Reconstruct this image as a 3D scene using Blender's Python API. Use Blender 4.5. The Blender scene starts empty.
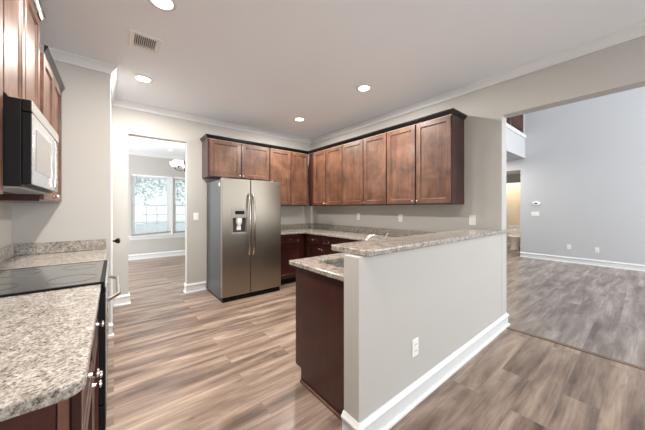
import bpy, bmesh, math, random
from mathutils import Vector, Matrix
PI = math.pi
random.seed(7)
SC = bpy.context.scene
COL = SC.collection

# ------------------------------------------------------------------ camera, world, exposure
F_PX, YAW, CAM_H = 259.4, 38.816, 1.292
cam_d = bpy.data.cameras.new('camera')
cam_d.sensor_width = 36.0
cam_d.lens = 36.0 * F_PX / 645.0
cam_d.shift_y = -6.2 / 645.0
cam_d.clip_start = 0.02
cam = bpy.data.objects.new('camera', cam_d)
COL.objects.link(cam)
cam.location = (0, 0, CAM_H)
cam.rotation_euler = (PI / 2, 0, -math.radians(YAW))
SC.camera = cam

SKY_STRENGTH = 1.1
world = bpy.data.worlds.new('world')
SC.world = world
world.use_nodes = True
wb = world.node_tree.nodes['Background']
wb.inputs[0].default_value = (0.80, 0.91, 1.0, 1)
wb.inputs[1].default_value = SKY_STRENGTH

LAMP_W = 28.0
LAMP_COL = (1.0, 0.95, 0.89)

SC.view_settings.view_transform = 'Standard'
SC.view_settings.look = 'None'
SC.view_settings.gamma = 1.0
SC.view_settings.use_curve_mapping = False
SC.view_settings.exposure = 0.42
SC.cycles.max_bounces = 10
SC.cycles.diffuse_bounces = 6
SC.cycles.sample_clamp_indirect = 6.0

def portal(name, loc, rot, sx, sy):
    d = bpy.data.lights.new(name, 'AREA')
    d.shape = 'RECTANGLE'; d.size = sx; d.size_y = sy
    d.cycles.is_portal = True
    o = bpy.data.objects.new(name, d); COL.objects.link(o)
    o.location = loc; o.rotation_euler = rot
    return o

def daylight(name, loc, rot, sx, sy, watts, col=(0.95, 0.98, 1.0)):
    d = bpy.data.lights.new(name, 'AREA')
    d.shape = 'RECTANGLE'; d.size = sx; d.size_y = sy; d.energy = watts; d.color = col
    o = bpy.data.objects.new(name, d); COL.objects.link(o)
    o.location = loc; o.rotation_euler = rot
    return o
# daylight through windows of the unseen walls, plus added fill for the dining side
daylight('daylight_breakfast', (1.5, -3.62, 1.325), (PI / 2, 0, 0), 2.36, 1.7, 55)
daylight('daylight_living', (6.6, -3.62, 2.4), (PI / 2, 0, 0), 3.3, 3.9, 225, (0.98, 0.99, 1.0))
daylight('fill_dining_side', (-1.87, 6.4, 1.45), (PI / 2, 0, -PI / 2), 1.9, 1.5, 95)  # unseen side window light, added to brighten the far room

# ------------------------------------------------------------------ layout numbers
ZC = 2.74                       # kitchen ceiling
XL, XR, WT = -0.68, 3.255, 0.15  # left kitchen wall, right kitchen wall, its thickness
XP = -0.026                     # pantry wall
YS, YB, BT = 3.394, 4.404, 0.12  # range-nook end wall, back wall
Y1, PT, XPE = 0.966, 0.118, 1.028  # peninsula wall face, thickness, free end
XLIV = 8.526                    # far wall of the living room
YD = 8.1                        # far wall of the dining room
YN = -3.6                       # wall behind the camera
ZL = 5.2                        # living room ceiling
HB = 0.138                      # baseboard height
ZCT = 0.89                      # worktop height
ZUB, ZUT = 1.345, 2.345         # upper cabinets
ZH = 2.30                       # header over the wide opening

# ------------------------------------------------------------------ materials
def lin(r, g, b):
    f = lambda c: (c / 255 / 12.92) if c / 255 <= 0.04045 else ((c / 255 + 0.055) / 1.055) ** 2.4
    return (f(r), f(g), f(b), 1)

def mat(name, col, rough=0.5, metal=0.0, emit=None, es=0.0, coat=0.0, spec=0.5):
    m = bpy.data.materials.new(name); m.use_nodes = True
    p = m.node_tree.nodes['Principled BSDF']
    p.inputs['Base Color'].default_value = col
    p.inputs['Roughness'].default_value = rough
    p.inputs['Metallic'].default_value = metal
    p.inputs['Coat Weight'].default_value = coat
    p.inputs['Coat Roughness'].default_value = 0.15
    p.inputs['Specular IOR Level'].default_value = spec
    if emit:
        p.inputs['Emission Color'].default_value = emit
        p.inputs['Emission Strength'].default_value = es
    return m

class NT:
    def __init__(s, m): s.t = m.node_tree; s.p = s.t.nodes['Principled BSDF']
    def n(s, typ, **kw):
        o = s.t.nodes.new(typ)
        for k, v in kw.items():
            if k in o.inputs.keys(): o.inputs[k].default_value = v
            else: setattr(o, k, v)
        return o
    def l(s, a, b): s.t.links.new(a, b)
    def ramp(s, fac, stops):
        r = s.n('ShaderNodeValToRGB'); e = r.color_ramp.elements
        while len(e) < len(stops): e.new(0.5)
        for i, (pos, c) in enumerate(stops): e[i].position = pos; e[i].color = c
        s.l(fac, r.inputs[0]); return r.outputs[0]
    def mix(s, fac, a, b, mode='MIX'):
        m = s.n('ShaderNodeMix', data_type='RGBA', blend_type=mode)
        for sock, v in ((m.inputs['Factor'], fac), (m.inputs[6], a), (m.inputs[7], b)):
            if hasattr(v, 'links') or isinstance(v, bpy.types.NodeSocket): s.l(v, sock)
            else: sock.default_value = v
        return m.outputs[2]

def paint_mat(name, col, rough=0.6, amp=0.03, scale=90):
    m = mat(name, col, rough); t = NT(m)
    tc = t.n('ShaderNodeTexCoord'); nz = t.n('ShaderNodeTexNoise', Scale=scale, Detail=3.0)
    t.l(tc.outputs['Object'], nz.inputs['Vector'])
    b = t.n('ShaderNodeBump', Strength=amp, Distance=0.01)
    t.l(nz.outputs['Fac'], b.inputs['Height']); t.l(b.outputs[0], t.p.inputs['Normal'])
    return m

def wood_mat(name, dark, light, rough=0.34, coat=0.25):
    m = mat(name, light, rough, coat=coat); t = NT(m)
    tc = t.n('ShaderNodeTexCoord'); oi = t.n('ShaderNodeObjectInfo')
    add = t.n('ShaderNodeVectorMath', operation='ADD'); sc = t.n('ShaderNodeVectorMath', operation='SCALE')
    sc.inputs['Scale'].default_value = 23.0
    cb = t.n('ShaderNodeCombineXYZ')
    for i in range(3): t.l(oi.outputs['Random'], cb.inputs[i])
    t.l(cb.outputs[0], sc.inputs[0]); t.l(sc.outputs[0], add.inputs[0]); t.l(tc.outputs['Object'], add.inputs[1])
    n1 = t.n('ShaderNodeTexNoise', Scale=4.5, Detail=4.0, Roughness=0.6, Distortion=0.6)
    t.l(add.outputs[0], n1.inputs['Vector'])
    mp = t.n('ShaderNodeMapping'); mp.inputs['Scale'].default_value = (55, 55, 2.2)
    t.l(add.outputs[0], mp.inputs[0])
    n2 = t.n('ShaderNodeTexNoise', Scale=1.0, Detail=3.0); t.l(mp.outputs[0], n2.inputs['Vector'])
    c1 = t.ramp(n1.outputs['Fac'], [(0.30, dark), (0.70, light)])
    g = t.ramp(n2.outputs['Fac'], [(0.35, (0.72, 0.72, 0.72, 1)), (0.65, (1.08, 1.06, 1.04, 1))])
    t.l(t.mix(1.0, c1, g, 'MULTIPLY'), t.p.inputs['Base Color'])
    return m

def granite_mat(name):
    m = mat(name, (0.5, 0.45, 0.4, 1), 0.16, coat=0.2); t = NT(m)
    tc = t.n('ShaderNodeTexCoord')
    n0 = t.n('ShaderNodeTexNoise', Scale=26.0, Detail=5.0, Roughness=0.7, Distortion=0.8)
    n1 = t.n('ShaderNodeTexNoise', Scale=120.0, Detail=4.0, Roughness=0.75)
    v = t.n('ShaderNodeTexVoronoi', Scale=150.0)
    for o in (n0, n1, v): t.l(tc.outputs['Object'], o.inputs['Vector'])
    a = t.ramp(n0.outputs['Fac'], [(0.30, lin(122, 114, 106)), (0.44, lin(164, 157, 148)), (0.6, lin(190, 184, 176)), (0.74, lin(218, 213, 206))])
    b = t.ramp(n1.outputs['Fac'], [(0.39, (0.10, 0.09, 0.085, 1)), (0.48, (0.80, 0.79, 0.78, 1)), (0.62, (1.05, 1.04, 1.02, 1))])
    c = t.ramp(v.outputs['Color'], [(0.0, (0.50, 0.45, 0.42, 1)), (0.55, (1.05, 1.05, 1.05, 1))])
    x = t.mix(0.8, a, b, 'MULTIPLY'); x = t.mix(0.8, x, c, 'MULTIPLY')
    t.l(x, t.p.inputs['Base Color'])
    return m

def plank_mat(name, cols, rough=0.30):
    m = mat(name, cols[1], rough); t = NT(m)
    tc = t.n('ShaderNodeTexCoord')
    br = t.n('ShaderNodeTexBrick', offset=0.37, offset_frequency=2)
    br.inputs['Scale'].default_value = 1.0
    br.inputs['Brick Width'].default_value = 1.22; br.inputs['Row Height'].default_value = 0.181
    br.inputs['Mortar Size'].default_value = 0.0008; br.inputs['Mortar Smooth'].default_value = 0.2
    br.inputs['Color1'].default_value = (0, 0, 0, 1); br.inputs['Color2'].default_value = (1, 1, 1, 1)
    br.inputs['Mortar'].default_value = (0.5, 0.5, 0.5, 1)
    t.l(tc.outputs['Object'], br.inputs['Vector'])
    # shift the grain from plank to plank
    off = t.n('ShaderNodeVectorMath', operation='MULTIPLY_ADD')
    off.inputs[1].default_value = (7.0, 3.0, 0); t.l(br.outputs['Color'], off.inputs[0]); t.l(tc.outputs['Object'], off.inputs[2])
    def nz(sx, sy, d, r, dist):
        mp = t.n('ShaderNodeMapping'); mp.inputs['Scale'].default_value = (sx, sy, 1)
        t.l(off.outputs[0], mp.inputs[0])
        n = t.n('ShaderNodeTexNoise', Scale=1.0, Detail=d, Roughness=r, Distortion=dist); t.l(mp.outputs[0], n.inputs['Vector'])
        return n.outputs['Fac']
    big = nz(1.0, 7.5, 4.0, 0.6, 0.35)
    fine = nz(3.0, 70.0, 4.0, 0.65, 0.3)
    knot = nz(4.5, 11.0, 2.0, 0.5, 0.6)
    c = t.ramp(big, [(0.33, cols[0]), (0.46, cols[1]), (0.57, cols[2]), (0.69, cols[3])])
    f = t.ramp(fine, [(0.3, (0.74, 0.73, 0.72, 1)), (0.6, (1.04, 1.04, 1.04, 1))])
    x = t.mix(0.85, c, f, 'MULTIPLY')
    kn = t.ramp(knot, [(0.24, (0.62, 0.60, 0.59, 1)), (0.36, (1, 1, 1, 1))])
    x = t.mix(1.0, x, kn, 'MULTIPLY')
    tone = t.ramp(br.outputs['Color'], [(0.0, (0.90, 0.89, 0.89, 1)), (1.0, (1.06, 1.05, 1.04, 1))])
    x = t.mix(1.0, x, tone, 'MULTIPLY')
    x = t.mix(br.outputs['Fac'], x, (0.16, 0.13, 0.115, 1))
    t.l(x, t.p.inputs['Base Color'])
    bp = t.n('ShaderNodeBump', Strength=0.06, Distance=0.004); t.l(fine, bp.inputs['Height']); t.l(bp.outputs[0], t.p.inputs['Normal'])
    return m

def steel_mat(name, col, rough, axis=2):
    m = mat(name, col, rough, 1.0); t = NT(m)
    tc = t.n('ShaderNodeTexCoord'); mp = t.n('ShaderNodeMapping')
    s = [400, 400, 400]; s[axis] = 3
    mp.inputs['Scale'].default_value = s
    n = t.n('ShaderNodeTexNoise', Scale=1.0, Detail=2.0)
    t.l(tc.outputs['Object'], mp.inputs[0]); t.l(mp.outputs[0], n.inputs['Vector'])
    mr = t.n('ShaderNodeMapRange'); mr.inputs[3].default_value = rough - 0.05; mr.inputs[4].default_value = rough + 0.08
    t.l(n.outputs['Fac'], mr.inputs[0]); t.l(mr.outputs[0], t.p.inputs['Roughness'])
    return m

def glass_mat(name):
    m = bpy.data.materials.new(name); m.use_nodes = True
    t = m.node_tree; t.nodes.clear()
    out = t.nodes.new('ShaderNodeOutputMaterial'); mx = t.nodes.new('ShaderNodeMixShader')
    tr = t.nodes.new('ShaderNodeBsdfTransparent'); gl = t.nodes.new('ShaderNodeBsdfGlossy')
    gl.inputs['Roughness'].default_value = 0.02; tr.inputs[0].default_value = (0.97, 0.985, 0.98, 1)
    mx.inputs[0].default_value = 0.06
    t.links.new(tr.outputs[0], mx.inputs[1]); t.links.new(gl.outputs[0], mx.inputs[2]); t.links.new(mx.outputs[0], out.inputs[0])
    return m

M = {}
M['wall'] = paint_mat('wall_paint', lin(186, 183, 178))
M['wall_cool'] = paint_mat('living_wall_paint', lin(192, 193, 195))
M['ceiling'] = paint_mat('ceiling_paint', lin(243, 247, 252), 0.8, 0.12, 60)
M['bath_wall'] = paint_mat('bath_wall_paint', lin(222, 210, 192))
M['trim'] = mat('white_trim_paint', lin(222, 223, 223), 0.35)
M['white'] = mat('white_plastic', lin(238, 237, 233), 0.35)
M['slot'] = mat('dark_slot', lin(70, 68, 66), 0.6)
M['wood'] = wood_mat('cherry_cabinet_wood', lin(76, 49, 37), lin(126, 88, 66), 0.40, 0.12)
M['wood_dark'] = wood_mat('cherry_base_and_shade_wood', lin(48, 21, 19), lin(70, 31, 27))  # base cabinet wood; on the upper bodies it stands in for shade
M['crown_wood'] = mat('espresso_moulding', lin(22, 15, 14), 0.25, coat=0.2)
M['granite'] = granite_mat('speckled_granite')
M['floor'] = plank_mat('vinyl_plank', [lin(92, 76, 66), lin(130, 111, 98), lin(160, 140, 124), lin(184, 165, 149)])
M['floor_grey'] = plank_mat('grey_vinyl_plank', [lin(98, 87, 80), lin(130, 118, 110), lin(154, 143, 135), lin(178, 169, 161)])
M['strip'] = mat('transition_strip', lin(120, 100, 84), 0.4)
M['steel'] = steel_mat('brushed_steel', (0.37, 0.335, 0.28, 1), 0.30)
M['steel_bright'] = steel_mat('bright_steel', (0.80, 0.80, 0.79, 1), 0.22)
M['chrome'] = mat('satin_nickel', (0.72, 0.70, 0.66, 1), 0.22, 1.0)
M['handle'] = mat('polished_handle', (0.62, 0.58, 0.53, 1), 0.18, 1.0)
M['fridge_side'] = mat('grey_fridge_side', lin(88, 91, 94), 0.4, 0.4)
M['black'] = mat('black_plastic', lin(12, 12, 13), 0.4, spec=0.25)
M['black_matte'] = mat('black_enamel_rim', lin(14, 14, 14), 0.6, spec=0.2)
M['black_gloss'] = mat('black_gloss', lin(14, 14, 15), 0.10, coat=0.4)
M['cooktop'] = mat('glass_cooktop', lin(44, 44, 43), 0.05, coat=1.0, spec=1.0)
M['ring'] = mat('burner_ring_print', lin(52, 52, 52), 0.05, coat=1.0, spec=1.0)
M['grey_plastic'] = mat('grey_plastic', lin(150, 148, 144), 0.4)
M['reflection_glass'] = mat('grey_reflection_glass', lin(150, 149, 146), 0.12, 0.3, coat=0.6)  # pale grey base colour stands in for a bright reflection in the glass
M['bronze'] = mat('dark_bronze', lin(34, 28, 26), 0.3, 0.7)
M['lamp'] = mat('lamp_lens', (1, 1, 1, 1), 0.5, emit=(1.0, 0.93, 0.84, 1), es=9.0)
M['shade'] = mat('frosted_glass', lin(245, 240, 230), 0.4, emit=(1.0, 0.9, 0.75, 1), es=1.4)
M['glass'] = glass_mat('window_glass')
M['blind'] = mat('white_blind', lin(240, 241, 242), 0.5)
M['porcelain'] = mat('porcelain', lin(240, 236, 228), 0.12, coat=0.5)
M['loft_wood'] = wood_mat('loft_brown_wood', lin(92, 66, 58), lin(128, 96, 86), 0.5, 0.0)
M['leaf'] = mat('leaf_green', lin(150, 178, 160), 0.6)
M['bark'] = mat('bark', lin(110, 95, 82), 0.9)
M['ground'] = paint_mat('outdoor_ground', lin(205, 208, 204), 0.9, 0.3, 8)
M['lcd'] = mat('display', lin(40, 44, 42), 0.2)

# ------------------------------------------------------------------ mesh helpers
class MB:
    def __init__(s): s.bm = bmesh.new()
    def box(s, x0, x1, y0, y1, z0, z1):
        v = [s.bm.verts.new((x, y, z)) for x in (x0, x1) for y in (y0, y1) for z in (z0, z1)]
        for f in ((0, 1, 3, 2), (4, 6, 7, 5), (0, 4, 5, 1), (2, 3, 7, 6), (0, 2, 6, 4), (1, 5, 7, 3)):
            s.bm.faces.new([v[i] for i in f])
        return s
    def tube(s, pts, r, seg=12, caps=True):
        pts = [Vector(p) for p in pts]; rings = []
        rs = r if isinstance(r, (list, tuple)) else [r] * len(pts)
        up = None
        for i, p in enumerate(pts):
            d = (pts[min(i + 1, len(pts) - 1)] - pts[max(i - 1, 0)]).normalized()
            if up is None:
                up = Vector((0, 0, 1)) if abs(d.z) < 0.9 else Vector((1, 0, 0))
            a = d.cross(up).normalized(); b = a.cross(d).normalized(); up = b
            rings.append([s.bm.verts.new(p + rs[i] * (math.cos(2 * PI * k / seg) * a + math.sin(2 * PI * k / seg) * b)) for k in range(seg)])
        for i in range(len(rings) - 1):
            for k in range(seg):
                s.bm.faces.new([rings[i][k], rings[i][(k + 1) % seg], rings[i + 1][(k + 1) % seg], rings[i + 1][k]])
        if caps:
            s.bm.faces.new(rings[0]); s.bm.faces.new(rings[-1])
        return s
    def lathe(s, prof, c=(0, 0, 0), axis='z', seg=24):
        c = Vector(c); rings = []
        ax = {'z': (Vector((1, 0, 0)), Vector((0, 1, 0)), Vector((0, 0, 1))), 'x': (Vector((0, 1, 0)), Vector((0, 0, 1)), Vector((1, 0, 0))),
              '-y': (Vector((1, 0, 0)), Vector((0, 0, 1)), Vector((0, -1, 0))), '-z': (Vector((1, 0, 0)), Vector((0, 1, 0)), Vector((0, 0, -1)))}[axis]
        for r, h in prof:
            if r < 1e-6: rings.append([s.bm.verts.new(c + ax[2] * h)])
            else: rings.append([s.bm.verts.new(c + ax[2] * h + r * (math.cos(2 * PI * k / seg) * ax[0] + math.sin(2 * PI * k / seg) * ax[1])) for k in range(seg)])
        for a, b in zip(rings, rings[1:]):
            for k in range(seg):
                f = []
                for q in (a[k % len(a)], a[(k + 1) % len(a)], b[(k + 1) % len(b)], b[k % len(b)]):
                    if q not in f: f.append(q)
                if len(f) > 2: s.bm.faces.new(f)
        return s
    def sweep(s, path, prof, closed=False):
        """profile (o, z): o is the offset to the LEFT of the walking direction; mitred corners"""
        n = len(path); P = [Vector((p[0], p[1])) for p in path]; rings = []
        for i in range(n):
            def nrm(a, b): d = (b - a).normalized(); return Vector((-d.y, d.x))
            if closed or 0 < i < n - 1:
                n0 = nrm(P[i - 1], P[i]); n1 = nrm(P[i], P[(i + 1) % n]); m = (n0 + n1)
                m = m / max(1e-6, m.dot(n0)) if m.length > 1e-6 else n0
            elif i == 0: m = nrm(P[0], P[1])
            else: m = nrm(P[-2], P[-1])
            rings.append([s.bm.verts.new((P[i].x + m.x * o, P[i].y + m.y * o, z)) for o, z in prof])
        k = len(prof)
        for i in range(n if closed else n - 1):
            a, b = rings[i], rings[(i + 1) % n]
            for j in range(k): s.bm.faces.new([a[j], b[j], b[(j + 1) % k], a[(j + 1) % k]])
        if not closed: s.bm.faces.new(rings[0]); s.bm.faces.new(rings[-1])
        return s
    def slab(s, xs, ys, keep, z0, z1):
        """grid slab: cells (i, j) for which keep() holds, with shared vertices (no seams)"""
        V = {}
        def v(i, j, z):
            if (i, j, z) not in V: V[(i, j, z)] = s.bm.verts.new((xs[i], ys[j], z))
            return V[(i, j, z)]
        K = lambda i, j: 0 <= i < len(xs) - 1 and 0 <= j < len(ys) - 1 and keep(i, j)
        for i in range(len(xs) - 1):
            for j in range(len(ys) - 1):
                if not K(i, j): continue
                s.bm.faces.new([v(i, j, z1), v(i + 1, j, z1), v(i + 1, j + 1, z1), v(i, j + 1, z1)])
                s.bm.faces.new([v(i, j, z0), v(i, j + 1, z0), v(i + 1, j + 1, z0), v(i + 1, j, z0)])
                for di, dj, a, b in ((-1, 0, (0, 1), (0, 0)), (1, 0, (1, 0), (1, 1)), (0, -1, (0, 0), (1, 0)), (0, 1, (1, 1), (0, 1))):
                    if not K(i + di, j + dj):
                        p, q = (i + a[0], j + a[1]), (i + b[0], j + b[1])
                        s.bm.faces.new([v(*p, z0), v(*q, z0), v(*q, z1), v(*p, z1)])
        return s
    def poly(s, pts, z0, z1):
        a = [s.bm.verts.new((x, y, z0)) for x, y in pts]; b = [s.bm.verts.new((x, y, z1)) for x, y in pts]
        s.bm.faces.new(a[::-1]); s.bm.faces.new(b)
        for i in range(len(pts)):
            j = (i + 1) % len(pts); s.bm.faces.new([a[i], a[j], b[j], b[i]])
        return s
    def out(s, name, m, parent=None, bevel=0.0, seg=2, smooth=False, shift=None):
        bmesh.ops.recalc_face_normals(s.bm, faces=s.bm.faces[:])
        me = bpy.data.meshes.new(name)
        if shift: bmesh.ops.translate(s.bm, verts=s.bm.verts[:], vec=[-c for c in shift])
        s.bm.to_mesh(me); s.bm.free()
        me.materials.append(m)
        o = bpy.data.objects.new(name, me); COL.objects.link(o)
        if shift and parent is None: o.location = shift
        if parent is not None: o.parent = parent
        if bevel > 0:
            b = o.modifiers.new('bevel', 'BEVEL'); b.width = bevel; b.segments = seg; b.limit_method = 'ANGLE'; b.angle_limit = math.radians(35)
            b.harden_normals = False
        if smooth:
            me.polygons.foreach_set('use_smooth', [True] * len(me.polygons))
            try: me.set_sharp_from_angle(angle=math.radians(40))
            except Exception: pass
        return o

def thing(name, label, cat, loc=(0, 0, 0), rz=0.0, group=None):
    o = bpy.data.objects.new(name, None); COL.objects.link(o)
    o.empty_display_size = 0.05
    o.location = loc; o.rotation_euler = (0, 0, rz)
    o['label'] = label; o['category'] = cat
    if group: o['group'] = group
    return o
def tag(o, label, cat, group=None, kind=None):
    o['label'] = label; o['category'] = cat
    if group: o['group'] = group
    if kind: o['kind'] = kind
    return o
def struct(o, label, cat):
    return tag(o, label, cat, kind='structure')
def copy_tree(o, parent=None):
    c = o.copy(); COL.objects.link(c)
    if parent is not None: c.parent = parent
    for ch in list(o.children): copy_tree(ch, c)
    return c

# ------------------------------------------------------------------ structure
e = 0.0
f = MB().box(XL - 0.15, XR + 0.075, YN - 0.15, YD + 0.15, -0.08, 0.0).out('floor', M['floor'])
struct(f, 'brown wood-look plank floor of the kitchen and dining area', 'floor')
f = MB().box(XR + 0.075, XLIV + 2.6, YN - 0.15, 7.2, -0.08, 0.0).out('floor_living', M['floor_grey'])
struct(f, 'grey-brown wood-look plank floor of the living room beyond the strip', 'floor')
f = MB().poly([(XR + 0.05, YN), (XR + 0.10, YN), (XR + 0.10, Y1 - 0.02), (XR + 0.05, Y1 - 0.02)], 0.0, 0.006).out('trim_1', M['strip'], bevel=0.003)
struct(f, 'narrow brown transition strip across the plank floor at the wide opening', 'floor strip')

f = MB().box(XL - 0.15, XR + 0.0, YN - 0.15, YB + BT, ZC, ZC + 0.1).out('ceiling', M['ceiling'])
struct(f, 'pale grey flat kitchen ceiling with recessed lights', 'ceiling')
f = MB().box(-2.0, XR + WT, YB + BT, YD + 0.15, ZC, ZC + 0.1).out('ceiling_dining', M['ceiling'])
struct(f, 'white ceiling of the room through the doorway', 'ceiling')
f = MB().box(XR, XLIV + 0.15, YN - 0.15, 7.2, ZL, ZL + 0.1).out('ceiling_living', M['ceiling'])
struct(f, 'high living room ceiling', 'ceiling')

# left: kitchen wall, nook end wall and pantry wall
f = MB().box(XL - 0.15, XL, YN - 0.15, YS + 0.1, 0, ZC).out('wall_left', M['wall'])
struct(f, 'warm grey wall behind the range and left worktop', 'wall')
f = MB().box(XL, XP, YS, YS + 0.1, 0, ZC)
f = f.out('wall_nook', M['wall'])
struct(f, 'warm grey end wall closing the range alcove', 'wall')
PD0, PD1, PDZ = 3.515, 4.26, 2.06     # pantry door opening
f = MB().box(XP - 0.1, XP, YS + 0.1, PD0, 0, ZC).box(XP - 0.1, XP, PD1, YB, 0, ZC).box(XP - 0.1, XP, PD0, PD1, PDZ, ZC)
struct(f.out('wall_pantry', M['wall']), 'pantry side wall running back from the alcove corner', 'wall')
# back wall with doorway
DX0, DX1, DZ = 0.153, 0.873, 2.315
f = MB().box(-2.0, DX0, YB, YB + BT, 0, ZC).box(DX1, XR + WT, YB, YB + BT, 0, ZC).box(DX0, DX1, YB, YB + BT, DZ, ZC)
struct(f.out('wall_back', M['wall']), 'warm grey back wall with the uncased doorway beside the fridge', 'wall')
# right wall and header
f = MB().box(XR, XR + WT, Y1, YB, 0, ZC).box(XR, XR + WT, YN, Y1, ZH, ZC)
struct(f.out('wall_right', M['wall']), 'warm grey wall carrying the right run of upper cabinets, with header over the wide opening', 'wall')
f = MB().box(XR + 0.001, XR + WT, YN, 7.2, ZC + 0.1, ZL)
struct(f.out('wall_living_left', M['wall_cool']), 'upper living room wall above the kitchen', 'wall')
f = MB().box(XR + WT * 0.2, XR + WT, YB + BT, 7.2, 0, ZC + 0.1)
struct(f.out('wall_hall_left', M['wall_cool']), 'hall wall behind the kitchen', 'wall')
# peninsula half wall
f = MB().box(XPE, XR - 0.0005, Y1, Y1 + PT, 0, 1.0292)
struct(f.out('wall_peninsula', M['wall'], bevel=0.004), 'pale half wall under the raised granite bar', 'wall')
# living far wall with hall doorway
BY0, BY1, BZ = 2.10, 3.0, 2.34
f = MB().box(XLIV, XLIV + 0.13, YN, BY0, 0, ZL).box(XLIV, XLIV + 0.13, BY1, 7.2, 0, ZL).box(XLIV, XLIV + 0.13, BY0, BY1, BZ, ZL)
struct(f.out('wall_living', M['wall_cool']), 'tall cool grey far wall of the living room', 'wall')
f = MB().box(XR + WT, XLIV, 7.05, 7.2, 0, ZL)
struct(f.out('wall_hall_end', M['wall_cool']), 'end wall of the hall', 'wall')
# loft over the hall
YLF = 2.0
f = MB().box(6.2, XLIV - 0.001, YLF, 5.2, 2.637, 3.16)
struct(f.out('wall_loft', M['wall_cool']), 'pale front face of the loft over the hall', 'wall')
f = MB().box(6.18, XLIV - 0.002, YLF - 0.03, YLF + 0.16, 3.161, 3.25)
struct(f.out('trim_2', M['trim'], bevel=0.008), 'white ledge capping the loft front', 'ledge')
# brown wooden door on the loft, in the far wall above the ledge
t = MB()
for ya, yb in ((2.035, 2.30), (2.325, 2.60), (2.62, 2.90)):
    t.box(XLIV - 0.03, XLIV - 0.004, ya, yb, 3.165, 4.9)
    t.box(XLIV - 0.036, XLIV - 0.03, ya + 0.05, yb - 0.05, 3.30, 4.8)
struct(t.out('door_2', M['loft_wood'], bevel=0.004), 'brown wooden folding door seen above the loft ledge', 'door')
struct(MB().box(XLIV - 0.0035, XLIV - 0.0005, 2.00, 2.93, 3.165, 4.93).out('trim_8', M['trim']), 'white jamb behind the brown loft door', 'door trim')

# bathroom vestibule behind the hall doorway
XV = 9.45
f = MB().box(XLIV + 0.13, XV + 2.0, BY0 - 0.1, BY0, 0, ZC).box(XLIV + 0.13, XV, BY1, BY1 + 0.1, 0, ZC)
struct(f.out('wall_vestibule', M['wall']), 'side wall of the small hall before the bathroom', 'wall')
f = MB().box(XLIV + 0.13, XV + 0.1, BY0 - 0.1, BY1 + 0.1, 2.34, 2.44).box(XV + 0.1, XV + 1.2, BY0 - 0.1, BY1 + 0.6, 2.5, 2.6)
struct(f.out('ceiling_bath', M['ceiling']), 'ceiling of the small hall and bathroom', 'ceiling')
f = MB().box(XV, XV + 0.1, BY0, BY1 + 0.1, 2.085, 2.34).box(XV, XV + 0.1, BY1 + 0.1, BY1 + 0.6, 0, 2.6)
struct(f.out('wall_bath_front', M['wall']), 'header over the bathroom door opening', 'wall')
f = MB().box(XV + 1.1, XV + 1.2, BY0 - 0.1, BY1 + 0.6, 0, 2.5).box(XV + 0.1, XV + 1.1, BY1 + 0.5, BY1 + 0.6, 0, 2.5)
struct(f.out('wall_bath', M['bath_wall']), 'cream bathroom wall behind the toilet', 'wall')
f = MB().sweep([(XV + 1.1, BY0), (XV + 1.1, BY1 + 0.5)], [(0, 0), (0.014, 0), (0.014, 0.1), (0, 0.11)])
struct(f.out('baseboard_bath', M['trim']), 'white baseboard behind the toilet', 'baseboard')

# dining room shell
WX0, WX1, WZ0, WZ1 = 0.345, 2.13, 0.60, 2.17
f = MB().box(-2.0, WX0, YD, YD + 0.15, 0, ZC).box(WX1, XR + WT, YD, YD + 0.15, 0, ZC).box(WX0, WX1, YD, YD + 0.15, 0, WZ0).box(WX0, WX1, YD, YD + 0.15, WZ1, ZC)
struct(f.out('wall_dining', M['wall']), 'pale wall around the window of the far room', 'wall')
f = MB().box(-2.0, -1.85, YB + BT, 5.4, 0, ZC).box(-2.0, -1.85, 7.4, YD, 0, ZC).box(-2.0, -1.85, 5.4, 7.4, 0, 0.65).box(-2.0, -1.85, 5.4, 7.4, 2.25, ZC)  # unseen window opening, added for the side fill light
struct(f.out('wall_dining_left', M['wall']), 'left wall of the far room', 'wall')
f = MB().box(XR, XR + 0.03, YB + BT, YD, 0, ZC)
struct(f.out('wall_dining_right', M['wall']), 'right wall of the far room', 'wall')
f = MB().box(-2.0, XL - 0.15, YB + BT, YD + 0.15, -0.08, 0)
struct(f.out('floor_dining', M['floor']), 'plank floor at the left of the far room', 'floor')

# walls behind the camera, with real windows
def wall_with_windows(name, x0, x1, z1, wins, m, label):
    t = MB(); x = x0
    for a, b, za, zb in wins:
        t.box(x, a, YN - 0.15, YN, 0, z1); t.box(a, b, YN - 0.15, YN, 0, za); t.box(a, b, YN - 0.15, YN, zb, z1); x = b
    t.box(x, x1, YN - 0.15, YN, 0, z1)
    struct(t.out(name, m), label, 'wall')
wall_with_windows('wall_behind', XL, XR + WT, ZC, [(0.3, 2.7, 0.45, 2.2)], M['wall'], 'wall of the breakfast area behind the viewer')
wall_with_windows('wall_living_behind', XR + WT, XLIV, ZL, [(4.9, 8.3, 0.4, 4.4)], M['wall_cool'], 'window wall of the living room behind the viewer')
portal('portal_dining', ((WX0 + WX1) / 2, YD + 0.10, (WZ0 + WZ1) / 2), (-PI / 2, 0, 0), WX1 - WX0, WZ1 - WZ0)

# ------------------------------------------------------------------ mouldings
CROWN = [(0, ZC - 0.085), (0.010, ZC - 0.085), (0.012, ZC - 0.072), (0.024, ZC - 0.058), (0.046, ZC - 0.022), (0.054, ZC - 0.016), (0.056, ZC - 0.001), (0, ZC - 0.001)]
BASE = [(0, 0.001), (0.028, 0.001), (0.027, 0.014), (0.019, 0.022), (0.011, 0.023), (0.011, HB - 0.042), (0.020, HB - 0.037), (0.021, HB - 0.024), (0.010, HB - 0.010), (0.005, HB), (0, HB)]
g = 0.0008
def crown(n, path, label): struct(MB().sweep(path, CROWN).out(n, M['trim'], smooth=True), label, 'crown moulding')
def base(n, path, label): struct(MB().sweep(path, BASE).out(n, M['trim']), label, 'baseboard')
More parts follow.
